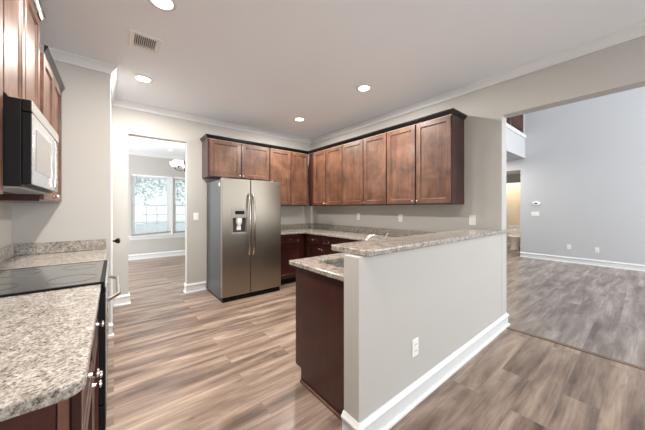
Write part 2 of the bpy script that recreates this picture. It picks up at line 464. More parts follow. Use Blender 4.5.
# walking so that the room is on the left
crown('trim_3', [(XR - g, YN), (XR - g, YB - g), (XP + g, YB - g), (XP + g, YS - g), (XL + g, YS - g), (XL + g, 2.0)], 'white crown moulding around the kitchen ceiling')
crown('trim_4', [(XR - g, YD - g), (-1.85, YD - g)], 'white crown moulding above the far window')
base('baseboard_peninsula', [(XR + WT + g, YB), (XR + WT + g, Y1 - g), (XPE - g, Y1 - g), (XPE - g, Y1 + PT)], 'tall white baseboard along the half wall')
base('baseboard_back', [(1.14, YB - g), (DX1 - g, YB - g), (DX1 - g, YB + BT)], 'white baseboard right of the doorway')
base('baseboard_back_left', [(DX0 + g, YB + BT), (DX0 + g, YB - g), (XP + 0.02, YB - g)], 'white baseboard left of the doorway')
base('baseboard_dining', [(XR - g, YD - g), (-1.85, YD - g)], 'white baseboard below the far window')
base('baseboard_living', [(XLIV - g, YN), (XLIV - g, BY0 + 0.002)], 'white baseboard along the living room far wall')
base('baseboard_nook', [(XP + g, PD0 - 0.10), (XP + g, YS - g), (XP - 0.03, YS - g)], 'short white baseboard at the alcove corner')

# pantry door in the side wall
t = MB()
t.box(XP, XP + 0.016, PD0 - 0.085, PD0, 0, PDZ + 0.085).box(XP, XP + 0.016, PD1, PD1 + 0.085, 0, PDZ + 0.085).box(XP, XP + 0.016, PD0, PD1, PDZ, PDZ + 0.085)
struct(t.out('trim_5', M['trim'], bevel=0.003), 'white casing around the pantry door', 'door casing')
t = MB().box(XP - 0.04, XP - 0.004, PD0 + 0.003, PD1 - 0.003, 0.01, PDZ - 0.003)
for z0, z1 in ((0.22, 0.9), (1.05, 1.9)):
    t.box(XP - 0.004, XP + 0.002, PD0 + 0.12, PD1 - 0.12, z0, z1)
door = struct(t.out('door_1', M['trim'], bevel=0.003), 'white panelled pantry door seen edge-on', 'door')
k = MB().lathe([(0.0, 0.0), (0.030, 0.0), (0.030, 0.006), (0.012, 0.010), (0.010, 0.034), (0.020, 0.046), (0.029, 0.060), (0.027, 0.078), (0.0, 0.088)], (XP - 0.003, PD0 + 0.065, 0.945), 'x')
k.out('door_knob', M['bronze'], door, smooth=True)['label'] = 'dark bronze knob'

# ------------------------------------------------------------------ windows of the far room
def window(n, x0, x1, z0, z1, y, label):
    t = MB(); d0, d1 = y + 0.03, y + 0.11; w = 0.045; zm = (z0 + z1) / 2
    t.box(x0, x0 + w, d0, d1, z0, z1).box(x1 - w, x1, d0, d1, z0, z1).box(x0 + w, x1 - w, d0, d1, z1 - w, z1).box(x0 + w, x1 - w, d0, d1, z0, z0 + w)
    fr = struct(t.out(n, M['trim'], bevel=0.003), label, 'window')
    for nm, a, b, yy in (('upper_sash', zm - 0.02, z1 - w, d0 + 0.045), ('lower_sash', z0 + w, zm + 0.02, d0 + 0.01)):
        t = MB(); s = 0.035; xa, xb = x0 + w, x1 - w
        t.box(xa, xa + s, yy, yy + 0.03, a, b).box(xb - s, xb, yy, yy + 0.03, a, b).box(xa + s, xb - s, yy, yy + 0.03, a, a + s).box(xa + s, xb - s, yy, yy + 0.03, b - s, b)
        for i in ((1, 2) if nm == 'lower_sash' else ()):
            xx = xa + s + (xb - xa - 2 * s) * i / 3; zz = a + s + (b - a - 2 * s) * i / 3
            t.box(xx - 0.012, xx + 0.012, yy + 0.008, yy + 0.022, a + s, b - s)
            t.box(xa + s, xb - s, yy + 0.008, yy + 0.022, zz - 0.012, zz + 0.012)
        sh = t.out(nm, M['trim'], fr)
        MB().box(xa + s, xb - s, yy + 0.0135, yy + 0.0165, a + s, b - s).out('pane', M['glass'], sh)
    return fr
WM = 1.235
window('window_1', WX0, WM - 0.025, WZ0, WZ1, YD, 'white double-hung window through the doorway, left of the mullion')
window('window_2', WM + 0.025, WX1, WZ0, WZ1, YD, 'white double-hung window through the doorway, right of the mullion')
struct(MB().box(WM - 0.0248, WM + 0.0248, YD - 0.012, YD + 0.12, WZ0, WZ1).out('trim_6', M['trim'], bevel=0.004), 'white mullion between the two windows', 'window trim')
struct(MB().box(WX0 - 0.06, WX1 + 0.06, YD - 0.05, YD + 0.028, WZ0 - 0.03, WZ0 - 0.0005).box(WX0 - 0.04, WX1 + 0.04, YD - 0.018, YD - 0.0005, WZ0 - 0.1, WZ0 - 0.03).out('trim_7', M['trim'], bevel=0.005), 'white sill under the twin window', 'window sill')

def blind(x0, x1, tilt, label):
    o = thing('window_blind', label, 'blind', ((x0 + x1) / 2, YD + 0.008, WZ0 + 0.02), 0, 'mini blinds on the far windows')
    hw = (x1 - x0) / 2; H = WZ1 - WZ0 - 0.025
    MB().box(-hw, hw, -0.018, 0.012, H - 0.035, H).out('headrail', M['blind'], o)
    t = MB(); n = 42; zlow = 0.06
    for i in range(n):
        fr = i / (n - 1); z = zlow + (H - 0.05 - zlow) * fr
        dz = tilt * max(0.0, 1 - fr * 6)
        y0, y1 = -0.011, 0.011; b = t.bm; tl = 0.007 if fr > 0.52 else 0.001
        v = [b.verts.new(p) for p in ((-hw, y0, z - tl - dz), (hw, y0, z - tl + dz), (hw, y1, z + tl + dz), (-hw, y1, z + tl - dz))]
        b.faces.new(v)
    t.out('slats', M['blind'], o)
    b = MB(); z = 0.03
    b.box(-hw, hw, -0.012, 0.010, -0.011, 0.011)
    for v in b.bm.verts: v.co.z += z + tilt * v.co.x / hw
    b.out('bottom_rail', M['grey_plastic'], o)
    MB().tube([(-hw + 0.09, -0.022, H - 0.02), (-hw + 0.09, -0.022, H - 0.55)], 0.004, 8).out('tilt_wand', M['grey_plastic'], o)
    return o
blind(WX0 + 0.01, WM - 0.032, 0.022, 'white mini blind with crooked bottom rail, on the window left of the mullion')
blind(WM + 0.032, WX1 - 0.01, 0.0, 'white mini blind with level bottom rail, on the window right of the mullion')

# outdoors beyond the far window
struct(MB().box(-14, 14, YD + 0.2, 40, -0.5, -0.3).out('ground_outside', M['ground']), 'pale paved ground outside the far window', 'ground')
def tree(x, y, h, r, label, seed):
    rnd = random.Random(seed)
    o = thing('tree', label, 'tree', (x, y, -0.3), 0, 'trees outside the far window')
    MB().tube([(0, 0, 0), (0.05, 0, h * 0.4), (0, 0.05, h * 0.8)], [0.14, 0.1, 0.04], 10).out('trunk', M['bark'], o)
    t = MB()
    for _ in range(1500):
        d = Vector((rnd.gauss(0, 1), rnd.gauss(0, 1), rnd.gauss(0, 1))).normalized() * (r * rnd.random() ** 0.4)
        c = Vector((d.x, d.y, h * 0.68 + d.z * 1.1))
        a = Vector((rnd.gauss(0, 1), rnd.gauss(0, 1), rnd.gauss(0, 1))).normalized(); b = a.orthogonal().normalized(); s = 0.07 + 0.07 * rnd.random()
        t.bm.faces.new([t.bm.verts.new(c + s * q) for q in (a, b * 0.5, -a, -b * 0.5)])
    t.out('foliage', M['leaf'], o)
tree(-0.8, 15.0, 5.6, 1.9, 'leafy pale green tree outside, left in the far window', 1)
tree(3.6, 16.5, 6.2, 2.2, 'leafy pale green tree outside, right in the far window', 2)
tree(0.9, 20.5, 6.0, 2.2, 'leafy pale green tree outside, farthest back in the far window', 3)

# ------------------------------------------------------------------ cabinets (local frame: width along +x, front towards -y, z up)
def knob(x, y, z, parent):
    k = MB().lathe([(0.0, 0.0), (0.007, 0.0), (0.006, 0.010), (0.012, 0.016), (0.0145, 0.021), (0.012, 0.026), (0.0, 0.029)], (x, y, z), '-y', 14)
    return k.out('knob', M['chrome'], parent, smooth=True)
def shaker(nm, x0, x1, z0, z1, y, m, parent, knobs=(), fw=0.056):
    """door or drawer front: rails and stiles around a recessed panel; y = its back face"""
    t = MB(); th, pn = 0.020, 0.007
    t.box(x0, x0 + fw, y - th, y, z0, z1).box(x1 - fw, x1, y - th, y, z0, z1)
    t.box(x0 + fw, x1 - fw, y - th, y, z0, z0 + fw).box(x0 + fw, x1 - fw, y - th, y, z1 - fw, z1)
    t.box(x0 + fw - 0.001, x1 - fw + 0.001, y - pn, y - 0.001, z0 + fw - 0.001, z1 - fw + 0.001)
    # small sloped bead inside the frame
    b = 0.008
    X0, X1, Z0, Z1 = x0 + fw, x1 - fw, z0 + fw, z1 - fw
    o = [(X0, Z0), (X1, Z0), (X1, Z1), (X0, Z1)]; i_ = [(X0 + b, Z0 + b), (X1 - b, Z0 + b), (X1 - b, Z1 - b), (X0 + b, Z1 - b)]
    ov = [t.bm.verts.new((p[0], y - th + 0.004, p[1])) for p in o]; iv = [t.bm.verts.new((p[0], y - pn - 0.0005, p[1])) for p in i_]
    for q in range(4):
        t.bm.faces.new([ov[q], ov[(q + 1) % 4], iv[(q + 1) % 4], iv[q]])
    d = t.out(nm, m, parent, bevel=0.0018, seg=1)
    for kx, kz in knobs: knob(kx, y - th, kz, d)
    return d

def upper(label, loc, rz, w, h, doors, group, depth=0.33, gap=0.009, end_left=False, end_right=False, knob_side=None):
    """doors: list of (x0, x1, knob side 'l'/'r'/None)"""
    o = thing('upper_cabinet', label, 'cabinet', loc, rz, group)
    bd = depth - 0.021
    MB().box(0.0006, w - 0.0006, -bd, -0.001, 0, h).out('body', M['wood_dark'], o, bevel=0.001, seg=1)  # darker wood puts the shade of sides and door gaps into the colour
    for x0, x1, ks in doors:
        kn = []
        if ks == 'l': kn = [(x0 + 0.03, 0.045)]
        if ks == 'r': kn = [(x1 - 0.03, 0.045)]
        shaker('door', x0 + gap, x1 - gap, 0.012, h - 0.006, -bd, M['wood'], o, kn)
    return o

GR = 'upper cabinets along the right wall'
H = ZUT - ZUB
def right_upper(y_hi, y_lo, split, label, k2=('r', 'l')):
    w = y_hi - y_lo
    return upper(label, (XR, y_hi, ZUB), -PI / 2, w, H, [(0, y_hi - split, k2[0]), (y_hi - split, w, k2[1])], GR)
o = upper('two-door brown upper cabinet in the room corner, on the right wall', (XR, 4.075, ZUB), -PI / 2, 4.075 - 3.127, H,
      [(0.135, 4.075 - 3.553, 'r'), (4.075 - 3.553, 4.075 - 3.127, 'l')], GR)
right_upper(3.127, 2.233, 2.663, 'two-door brown upper cabinet in the middle of the right wall run', (None, 'l'))
right_upper(2.233, 1.349, 1.790, 'two-door brown upper cabinet at the free end of the right wall, dark side showing')
GB = 'upper cabinets along the back wall'
upper('short two-door brown cabinet over the steel fridge', (1.09, YB, 1.775), 0, 2.108 - 1.09, ZUT - 1.775, [(0.018, 0.512, 'r'), (0.512, 1.018, 'l')], GB)
upper('tall two-door brown upper cabinet between the fridge cabinet and the room corner', (2.108, YB, ZUB), 0, 2.923 - 2.108, H,
      [(0, 0.427, 'r'), (0.427, 0.815, 'l')], GB)

CC = [(0, 0.0), (0.006, 0.0), (0.010, 0.008), (0.018, 0.016), (0.030, 0.034), (0.037, 0.038), (0.038, 0.050), (0, 0.050)]
def cab_crown(path, z, label, k=1.0):
    o = MB().sweep(path, [(a * k, z + b) for a, b in CC]).out('cabinet_crown', M['crown_wood'], smooth=True)
    tag(o, label, 'moulding')
cab_crown([(1.092, YB - 0.002), (1.092, YB - 0.33), (XR - 0.33, YB - 0.33), (XR - 0.33, 1.351), (XR - 0.002, 1.351)][::-1], ZUT + 0.0008, 'dark crown moulding topping the corner run of brown upper cabinets')

# left wall uppers
GL = 'upper cabinets above the range and left worktop'
DL, DLF = 0.29, 0.305
MY0, MY1 = 1.832, 2.590
upper('brown upper cabinet beside the microwave, left above the near worktop', (XL, 0.86, ZUB), PI / 2, MY0 - 0.86, H, [(0, 0.486, 'r'), (0.486, MY0 - 0.86, 'l')], GL, DL)
upper('raised two-door brown cabinet right above the microwave', (XL, MY0, 1.815), PI / 2, MY1 - MY0, 2.575 - 1.815, [(0, 0.379, 'r'), (0.379, MY1 - MY0, 'l')], GL, DL)
upper('brown upper cabinet between the microwave and the alcove end wall', (XL, MY1, ZUB), PI / 2, YS - MY1 - 0.002, H + 0.025, [(0, 0.40, 'r'), (0.40, YS - MY1 - 0.002, 'l')], GL, DLF)
cab_crown([(XL + 0.002, MY1 - 0.001), (XL + DL, MY1 - 0.001), (XL + DL, MY0 + 0.001), (XL + 0.002, MY0 + 0.001)], 2.5758, 'shiny crown moulding topping the raised cabinet above the microwave', 0.55)
cab_crown([(XL + DLF, YS - 0.002), (XL + DLF, MY1 + 0.002)], ZUT + 0.0258, 'dark crown moulding topping the upper cabinet by the alcove end wall', 0.55)
cab_crown([(XL + DL, MY0 - 0.003), (XL + DL, 0.86)], ZUT + 0.0008, 'dark crown moulding topping the upper cabinet left of the microwave', 0.55)

# base cabinets
def base_cab(name, label, loc, rz, w, units, group, depth=0.60, h=0.854, extra=None, m=None):
    """units: (x0, x1, drawer knob?, door knob side)"""
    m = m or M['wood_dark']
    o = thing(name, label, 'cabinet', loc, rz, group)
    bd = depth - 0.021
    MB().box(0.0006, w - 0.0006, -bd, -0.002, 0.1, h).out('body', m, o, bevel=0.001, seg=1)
    MB().box(0.0006, w - 0.0006, -bd + 0.07, -0.002, 0.001, 0.1).out('toe_kick', M['black'], o)
    for x0, x1, dk, ks in units:
        xm = (x0 + x1) / 2
        shaker('drawer', x0 + 0.006, x1 - 0.006, h - 0.17, h - 0.022, -bd, m, o, [(xm, h - 0.096)] if dk else [], 0.04)
        kn = {'l': [(x0 + 0.036, h - 0.235)], 'r': [(x1 - 0.036, h - 0.235)], None: []}[ks]
        shaker('door', x0 + 0.006, x1 - 0.006, 0.115, h - 0.185, -bd, m, o, kn)
    return o
GBB = 'base cabinets under the corner worktop'
base_cab('base_cabinet', 'dark red base cabinet right beside the fridge', (2.075, YB, 0), 0, 2.650 - 2.075, [(0.0, 0.50, True, 'l')], GBB)
base_cab('base_cabinet', 'dark red base cabinet on the right wall in the corner, two drawers over two doors', (XR, YB - 0.004, 0), -PI / 2, YB - 0.004 - 2.915,
         [(0.64, 1.062, True, 'r'), (1.062, YB - 0.004 - 2.915, True, 'l')], GBB)
base_cab('base_cabinet', 'dark red base cabinet on the right wall behind the peninsula, half hidden by the bar', (XR, 2.915, 0), -PI / 2, 2.915 - 1.70,
         [(0.0, 0.45, True, 'r'), (0.45, 0.9, True, 'l')], GBB)
# peninsula cabinet faces the kitchen (+y); its finished end looks at the viewer
PX0, PX1, PYB, PYF = 1.092, 2.640, Y1 + PT + 0.002, 1.690
o = thing('base_cabinet', 'dark cherry sink base cabinet with plain finished end at the peninsula tip', 'cabinet', (PX1, PYB, 0), PI, GBB)
w = PX1 - PX0; d = PYF - PYB
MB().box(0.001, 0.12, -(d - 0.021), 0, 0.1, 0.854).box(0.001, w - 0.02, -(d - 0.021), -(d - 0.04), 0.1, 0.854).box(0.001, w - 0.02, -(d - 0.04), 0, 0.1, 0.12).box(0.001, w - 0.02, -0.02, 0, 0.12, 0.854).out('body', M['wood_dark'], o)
MB().box(0.001, w - 0.02, -(d - 0.09), 0, 0.001, 0.099).out('toe_kick', M['black'], o)
t = MB()
prof = [(0.0, 0.001), (-(d - 0.075), 0.001), (-(d - 0.075), 0.1), (-(d - 0.003), 0.1), (-(d - 0.003), 0.854), (0.0, 0.854)]
a = [t.bm.verts.new((w - 0.019, p[0], p[1])) for p in prof]; b = [t.bm.verts.new((w, p[0], p[1])) for p in prof]
t.bm.faces.new(a); t.bm.faces.new(b[::-1])
for q in range(6): t.bm.faces.new([a[q], a[(q + 1) % 6], b[(q + 1) % 6], b[q]])
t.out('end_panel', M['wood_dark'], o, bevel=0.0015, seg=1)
MB().box(w + 0.0003, w + 0.014, -(d - 0.075), -0.002, 0.001, 0.02).out('shoe_moulding', M['wood'], o, bevel=0.006, seg=3)
for x0, x1, s in ((0.5, 0.99, 'r'), (0.99, 1.48, 'l')):
    shaker('drawer', x0 + 0.006, x1 - 0.006, 0.684, 0.832, -(d - 0.021), M['wood_dark'], o, [], 0.04)
    shaker('door', x0 + 0.006, x1 - 0.006, 0.115, 0.669, -(d - 0.021), M['wood_dark'], o, [((x1 - 0.036) if s == 'r' else (x0 + 0.036), 0.62)])

GLB = 'base cabinets along the left wall'
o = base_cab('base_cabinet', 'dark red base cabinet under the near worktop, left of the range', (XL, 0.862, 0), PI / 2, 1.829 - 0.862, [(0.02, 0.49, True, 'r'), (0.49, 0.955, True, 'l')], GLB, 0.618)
MB().box(-0.012, -0.0004, -0.5965, -0.578, 0.1, 0.854).out('face_frame', M['wood'], o, bevel=0.0015, seg=1)
st = MB().box(-0.010, -0.0004, -0.577, -0.02, 0.001, 0.854)
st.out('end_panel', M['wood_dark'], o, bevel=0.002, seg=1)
base_cab('base_cabinet', 'dark red base cabinet between the range and the alcove end wall', (XL, 2.593, 0), PI / 2, YS - 0.004 - 2.593, [(0.0, 0.40, True, 'r'), (0.40, 0.797, True, 'l')], GLB, 0.618)

# ------------------------------------------------------------------ worktops
def worktop(name, label, mb, shift=(0, 0, 0), bev=0.007):
    o = mb.out(name, M['granite'], None, bevel=bev, seg=3, shift=shift)
    return tag(o, label, 'worktop')
z0, z1 = 0.8555, ZCT
# main U-shaped worktop with sink cut-out
CX0 = 1.066
SX0, SX1, SY0, SY1 = 1.215, 1.80, 1.235, 1.575
xs = [CX0, SX0, SX1, 2.08, 2.62, XR - 0.002]; ys = [Y1 + PT + 0.001, SY0, SY1, 1.747, 3.769, YB - 0.002]
def keep(i, j):
    if j <= 2: return not (i == 1 and j == 1)
    if j == 3: return i == 4
    return i >= 3
wt = worktop('worktop', 'speckled beige granite worktop wrapping the corner and the sink peninsula', MB().slab(xs, ys, keep, z0, z1))
MB().box(2.08, XR - 0.003, YB - 0.022, YB - 0.003, z1 + 0.0005, z1 + 0.1).box(XR - 0.022, XR - 0.003, 1.09, YB - 0.0225, z1 + 0.0005, z1 + 0.1).out('backsplash', M['granite'], wt, bevel=0.003)
# near and far left worktops
def round_end(x0, x1, y0, y1, r):
    pts = [(x0, y1), (x0, y0)]
    for k in range(9):
        a = -PI / 2 + (PI / 2) * k / 8
        pts.append((x1 - r + r * math.cos(a), y0 + r + r * math.sin(a)))
    pts.append((x1, y1)); return pts
wl = worktop('worktop', 'speckled beige granite worktop with rounded corner, near the viewer left of the range', MB().poly(round_end(XL + 0.002, -0.053, 0.822, 1.829, 0.045), z0, z1))
MB().box(XL + 0.003, XL + 0.022, 0.83, 1.829, z1 + 0.0005, z1 + 0.1).out('backsplash', M['granite'], wl, bevel=0.003)
wf = worktop('worktop', 'short speckled granite worktop between the range and the alcove end wall', MB().box(XL + 0.002, -0.053, 2.593, YS - 0.002, z0, z1))
MB().box(XL + 0.003, XL + 0.022, 2.593, YS - 0.003, z1 + 0.0005, z1 + 0.1).box(XL + 0.0222, -0.058, YS - 0.022, YS - 0.003, z1 + 0.0005, z1 + 0.1).out('backsplash', M['granite'], wf, bevel=0.003)
# raised bar
BX0, BX1, BYF, BYK = 1.062, 3.68, 0.928, 1.245
pts = []
r = 0.03
for k in range(9):
    a = PI + (PI / 2) * k / 8; pts.append((BX0 + r + r * math.cos(a), BYF + r + r * math.sin(a)))
pts += [(BX1 - 0.02, BYF), (BX1, BYF + 0.012), (BX1, Y1 - 0.0015), (XR - 0.002, Y1 - 0.0015), (XR - 0.002, BYK)]
for k in range(5):
    a = PI / 2 + (PI / 2) * k / 4; pts.append((BX0 + 0.02 + 0.02 * math.cos(a), BYK - 0.02 + 0.02 * math.sin(a)))
worktop('bar_top', 'raised speckled granite bar top running along the half wall', MB().poly(pts, 1.030, 1.067), bev=0.009)

# ------------------------------------------------------------------ sink and faucet
o = thing('sink', 'undermount steel sink set into the granite peninsula', 'sink', ((SX0 + SX1) / 2, (SY0 + SY1) / 2, 0.70))
a0, a1, b0, b1 = (SX1 - SX0) / 2 + 0.008, (SX1 - SX0) / 2, (SY1 - SY0) / 2 + 0.008, (SY1 - SY0) / 2
h = 0.1545
t = MB().box(-a0, -a1 - 0.002, -b0, b0, 0, h).box(a1 + 0.002, a0, -b0, b0, 0, h).box(-a1 - 0.002, a1 + 0.002, -b0, -b1 - 0.002, 0, h).box(-a1 - 0.002, a1 + 0.002, b1 + 0.002, b0, 0, h).box(-a1, a1, -b1, b1, 0, 0.006)
t.out('basin', M['steel_bright'], o)
MB().lathe([(0, 0.0065), (0.04, 0.0065), (0.045, 0.009), (0.0, 0.0092)], (0, 0, 0)).out('drain', M['chrome'], o, smooth=True)
o = thing('faucet', 'chrome arched faucet with lever, just behind the raised bar', 'faucet', (1.76, 1.43, ZCT + 0.0005))
o.location = (1.80, 1.45, ZCT + 0.0005)
MB().lathe([(0, 0), (0.028, 0), (0.028, 0.008), (0.02, 0.02), (0.018, 0.10), (0.0, 0.105)]).out('base', M['chrome'], o, smooth=True)
arc = [(0, 0, 0.09)] + [(-0.085 + 0.085 * math.cos(q), 0, 0.115 + 0.062 * math.sin(q)) for q in [PI * i / 10 for i in range(11)]] + [(-0.17, 0, 0.10)]
MB().tube(arc, 0.012, 12).out('spout', M['chrome'], o, smooth=True)
MB().tube([(0.012, 0.0, 0.095), (0.06, -0.01, 0.135), (0.10, -0.015, 0.185)], [0.011, 0.008, 0.006], 10).out('lever', M['chrome'], o, smooth=True)

# ------------------------------------------------------------------ fridge
FX0, FX1, FYF, FH = 1.148, 2.059, 3.607, 1.715
o = thing('refrigerator', 'side-by-side stainless steel refrigerator with ice dispenser against the back wall', 'refrigerator', (FX0, FYF, 0))
W = FX1 - FX0; sp = 0.408
MB().box(0.004, W - 0.004, 0.075, 0.77, 0.03, FH - 0.012).out('body', M['fridge_side'], o, bevel=0.006)
MB().box(0.01, W - 0.01, 0.02, 0.74, 0.001, 0.0295).box(0.01, W - 0.01, 0.03, 0.074, 0.0295, 0.066).out('toe_grille', M['black'], o)
def fr_door(x0, x1, cut=None):
    t = MB()
    if not cut: t.box(x0, x1, 0.0, 0.068, 0.07, FH)
    else:
        cx0, cx1, cz0, cz1 = cut
        xs_, zs_ = [x0, cx0, cx1, x1], [0.07, cz0, cz1, FH]
        V = {}
        def v(i, j, y):
            if (i, j, y) not in V: V[(i, j, y)] = t.bm.verts.new((xs_[i], y, zs_[j]))
            return V[(i, j, y)]
        for i in range(3):
            for j in range(3):
                t.bm.faces.new([v(i, j, 0.068), v(i + 1, j, 0.068), v(i + 1, j + 1, 0.068), v(i, j + 1, 0.068)])
                if (i, j) != (1, 1): t.bm.faces.new([v(i, j, 0.0), v(i, j + 1, 0.0), v(i + 1, j + 1, 0.0), v(i + 1, j, 0.0)])
        for i in range(3):
            t.bm.faces.new([v(i, 0, 0), v(i + 1, 0, 0), v(i + 1, 0, .068), v(i, 0, .068)]); t.bm.faces.new([v(i, 3, 0), v(i, 3, .068), v(i + 1, 3, .068), v(i + 1, 3, 0)])
            t.bm.faces.new([v(0, i, 0), v(0, i, .068), v(0, i + 1, .068), v(0, i + 1, 0)]); t.bm.faces.new([v(3, i, 0), v(3, i + 1, 0), v(3, i + 1, .068), v(3, i, .068)])
    return t
CUT = (0.128, 0.360, 0.935, 1.292)
dl = fr_door(0, sp - 0.003, CUT).out('freezer_door', M['steel'], o, bevel=0.006)
dr = fr_door(sp + 0.003, W).out('fridge_door', M['steel'], o, bevel=0.006)
def fhandle(x, parent):
    z0_, z1_ = 0.63, 1.51; pts = []
    for i in range(17):
        q = i / 16; pts.append((x, -0.012 - 0.05 * math.sin(PI * q) ** 0.45, z0_ + (z1_ - z0_) * q))
    return MB().tube(pts, 0.0135, 12).out('handle', M['handle'], parent, smooth=True)
fhandle(sp - 0.030, dl); fhandle(sp + 0.036, dr)
cx0, cx1, cz0, cz1 = CUT
disp = MB().box(cx0 + .001, cx1 - .001, 0.066, 0.0675, cz0 + .001, cz1 - .001).box(cx0 + .001, cx0 + .016, -0.006, 0.066, cz0 + .001, cz1 - .001).box(cx1 - .016, cx1 - .001, -0.006, 0.066, cz0 + .001, cz1 - .001).box(cx0 + .016, cx1 - .016, -0.006, 0.066, cz0 + .001, cz0 + 0.022).box(cx0 + .016, cx1 - .016, -0.006, 0.03, 1.165, cz1 - .001).out('dispenser', M['grey_plastic'], o, bevel=0.003)
MB().box(cx0 + 0.05, cx1 - 0.05, -0.0085, -0.0062, 1.215, 1.262).out('display', M['black_gloss'], disp)
MB().box(cx0 + 0.017, cx1 - 0.017, 0.055, 0.0655, cz0 + 0.023, 1.164).out('recess_back', M['slot'], disp)
MB().lathe([(0.02, 0), (0.045, 0.05), (0.045, 0.11), (0, 0.11)], ((cx0 + cx1) / 2, 0.028, 1.05), 'z', 16).out('ice_chute', M['white'], disp, smooth=True)
MB().box((cx0 + cx1) / 2 - 0.03, (cx0 + cx1) / 2 + 0.03, 0.03, 0.04, 0.99, 1.05).out('paddle', M['white'], disp)
MB().lathe([(0, 0), (0.016, 0), (0.014, 0.003), (0, 0.0035)], (W - 0.06, -0.0003, FH - 0.055), '-y', 20).out('badge', M['chrome'], dr)
b = MB().lathe([(0, 0), (0.030, 0), (0.030, 0.001), (0, 0.001)], (0, 0, 0), 'x', 20)
for v in b.bm.verts: v.co = Vector((0.0032 - v.co.x, 0.13 + v.co.y, FH - 0.08 + v.co.z))
b.out('sticker', M['white'], o)['label'] = 'small round white sticker'
for hx in (0.02, W - 0.09):
    MB().box(hx, hx + 0.07, 0.01, 0.13, FH + 0.0008, FH + 0.018).out('hinge_cover', M['fridge_side'], o, bevel=0.004)

# ------------------------------------------------------------------ range (front faces +x; local frame like the cabinets)
RY0, RY1 = 1.8325, 2.5895
RW = RY1 - RY0
o = thing('range', 'black and steel electric range with glass cooktop between the left worktops', 'stove', (XL, RY0, 0), PI / 2)
MB().box(0.001, RW - 0.001, -0.60, -0.012, 0.03, 0.878).out('body', M['black'], o, bevel=0.003)
MB().box(0.0, RW, -0.640, -0.622, 0.8785, 0.8985).box(0.0, RW, -0.076, -0.060, 0.8785, 0.8985).box(0.0, 0.016, -0.622, -0.076, 0.8785, 0.8985).box(RW - 0.016, RW, -0.622, -0.076, 0.8785, 0.8985).out('cooktop_frame', M['black_matte'], o)
ct = MB().box(0.0165, RW - 0.0165, -0.6215, -0.0765, 0.8785, 0.8975).out('cooktop', M['cooktop'], o)
for bx, by, r in ((0.19, -0.50, 0.105), (0.57, -0.50, 0.085), (0.19, -0.22, 0.08), (0.57, -0.22, 0.105)):
    MB().lathe([(r - 0.003, 0.0), (r, 0.0), (r, 0.0006), (r - 0.003, 0.0006), (r - 0.003, 0.0)], (bx, by, 0.8977), 'z', 40).out('burner_ring', M['ring'], ct)
MB().box(0.001, RW - 0.001, -0.652, -0.6405, 0.862, 0.8965).out('front_trim', M['steel_bright'], o, bevel=0.004)
od = MB().box(0.004, RW - 0.004, -0.644, -0.601, 0.235, 0.835).out('oven_door', M['black'], o, bevel=0.003)
MB().box(0.005, RW - 0.005, -0.6483, -0.6443, 0.236, 0.834).out('front_plate', M['steel_bright'], od, bevel=0.0015)
MB().box(0.10, RW - 0.10, -0.6505, -0.6485, 0.36, 0.68).out('oven_window', M['black_gloss'], od)
pts = []
for i in range(21):
    q = i / 20; pts.append((0.05 + (RW - 0.1) * q, -0.652 - 0.050 * min(1.0, math.sin(PI * q) * 2.2), 0.782))
MB().tube(pts, 0.0115, 12).out('handle', M['chrome'], od, smooth=True)
MB().box(0.004, RW - 0.004, -0.645, -0.601, 0.05, 0.225).out('drawer', M['black'], o, bevel=0.004)
bg = MB().box(0.0, RW, -0.0595, -0.004, 0.8785, 1.07).out('backguard', M['black_gloss'], o, bevel=0.006)
for kx in (0.08, 0.17, RW - 0.17, RW - 0.08):
    MB().lathe([(0, 0), (0.02, 0), (0.017, 0.018), (0, 0.02)], (kx, -0.0597, 0.99), '-y', 18).out('knob', M['steel_bright'], bg, smooth=True)
MB().box(RW / 2 - 0.09, RW / 2 + 0.09, -0.0612, -0.0597, 0.965, 1.02).out('clock', M['lcd'], bg)

# ------------------------------------------------------------------ microwave
MZ0, MZ1 = 1.397, 1.812
o = thing('microwave', 'over-the-range microwave with bright steel door and black side', 'microwave', (XL, RY0, MZ0), PI / 2)
mh = MZ1 - MZ0; MD = 0.377
MB().box(0.002, RW - 0.002, -(MD - 0.035), -0.003, 0.0, mh - 0.002).out('body', M['black'], o, bevel=0.003)
md = MB().box(0.002, 0.585, -MD + 0.0045, -(MD - 0.034), 0.012, mh - 0.062).out('door', M['black'], o, bevel=0.003)
MB().box(0.003, 0.584, -MD, -MD + 0.004, 0.013, mh - 0.063).out('front_plate', M['steel_bright'], md, bevel=0.0015)
MB().box(0.075, 0.50, -(MD + 0.002), -(MD + 0.0003), 0.085, mh - 0.125).out('window', M['reflection_glass'], md)
MB().tube([(0.548, -MD - 0.006, 0.035), (0.548, -MD - 0.010, 0.06), (0.548, -MD - 0.011, mh / 2 - 0.03), (0.548, -MD - 0.010, mh - 0.11), (0.548, -MD - 0.006, mh - 0.085)], 0.006, 10).out('handle', M['steel_bright'], md, smooth=True)
cp = MB().box(0.589, RW - 0.002, -MD + 0.002, -(MD - 0.034), 0.012, mh - 0.062).out('control_panel', M['black_gloss'], o, bevel=0.004)
MB().box(0.61, RW - 0.025, -MD + 0.0003, -MD + 0.0018, mh - 0.12, mh - 0.085).out('display', M['lcd'], cp)
t = MB()
for i in range(4):
    for j in range(3):
        t.box(0.612 + j * 0.04, 0.642 + j * 0.04, -MD + 0.0003, -MD + 0.0018, 0.06 + i * 0.045, 0.09 + i * 0.045)
t.out('keypad', M['grey_plastic'], cp)
vs = MB().box(0.002, RW - 0.002, -MD + 0.0045, -(MD - 0.034), mh - 0.058, mh - 0.002).out('vent_strip', M['black'], o, bevel=0.003)
MB().box(0.003, RW - 0.003, -MD, -MD + 0.004, mh - 0.057, mh - 0.003).out('front_plate', M['steel_bright'], vs, bevel=0.0015)
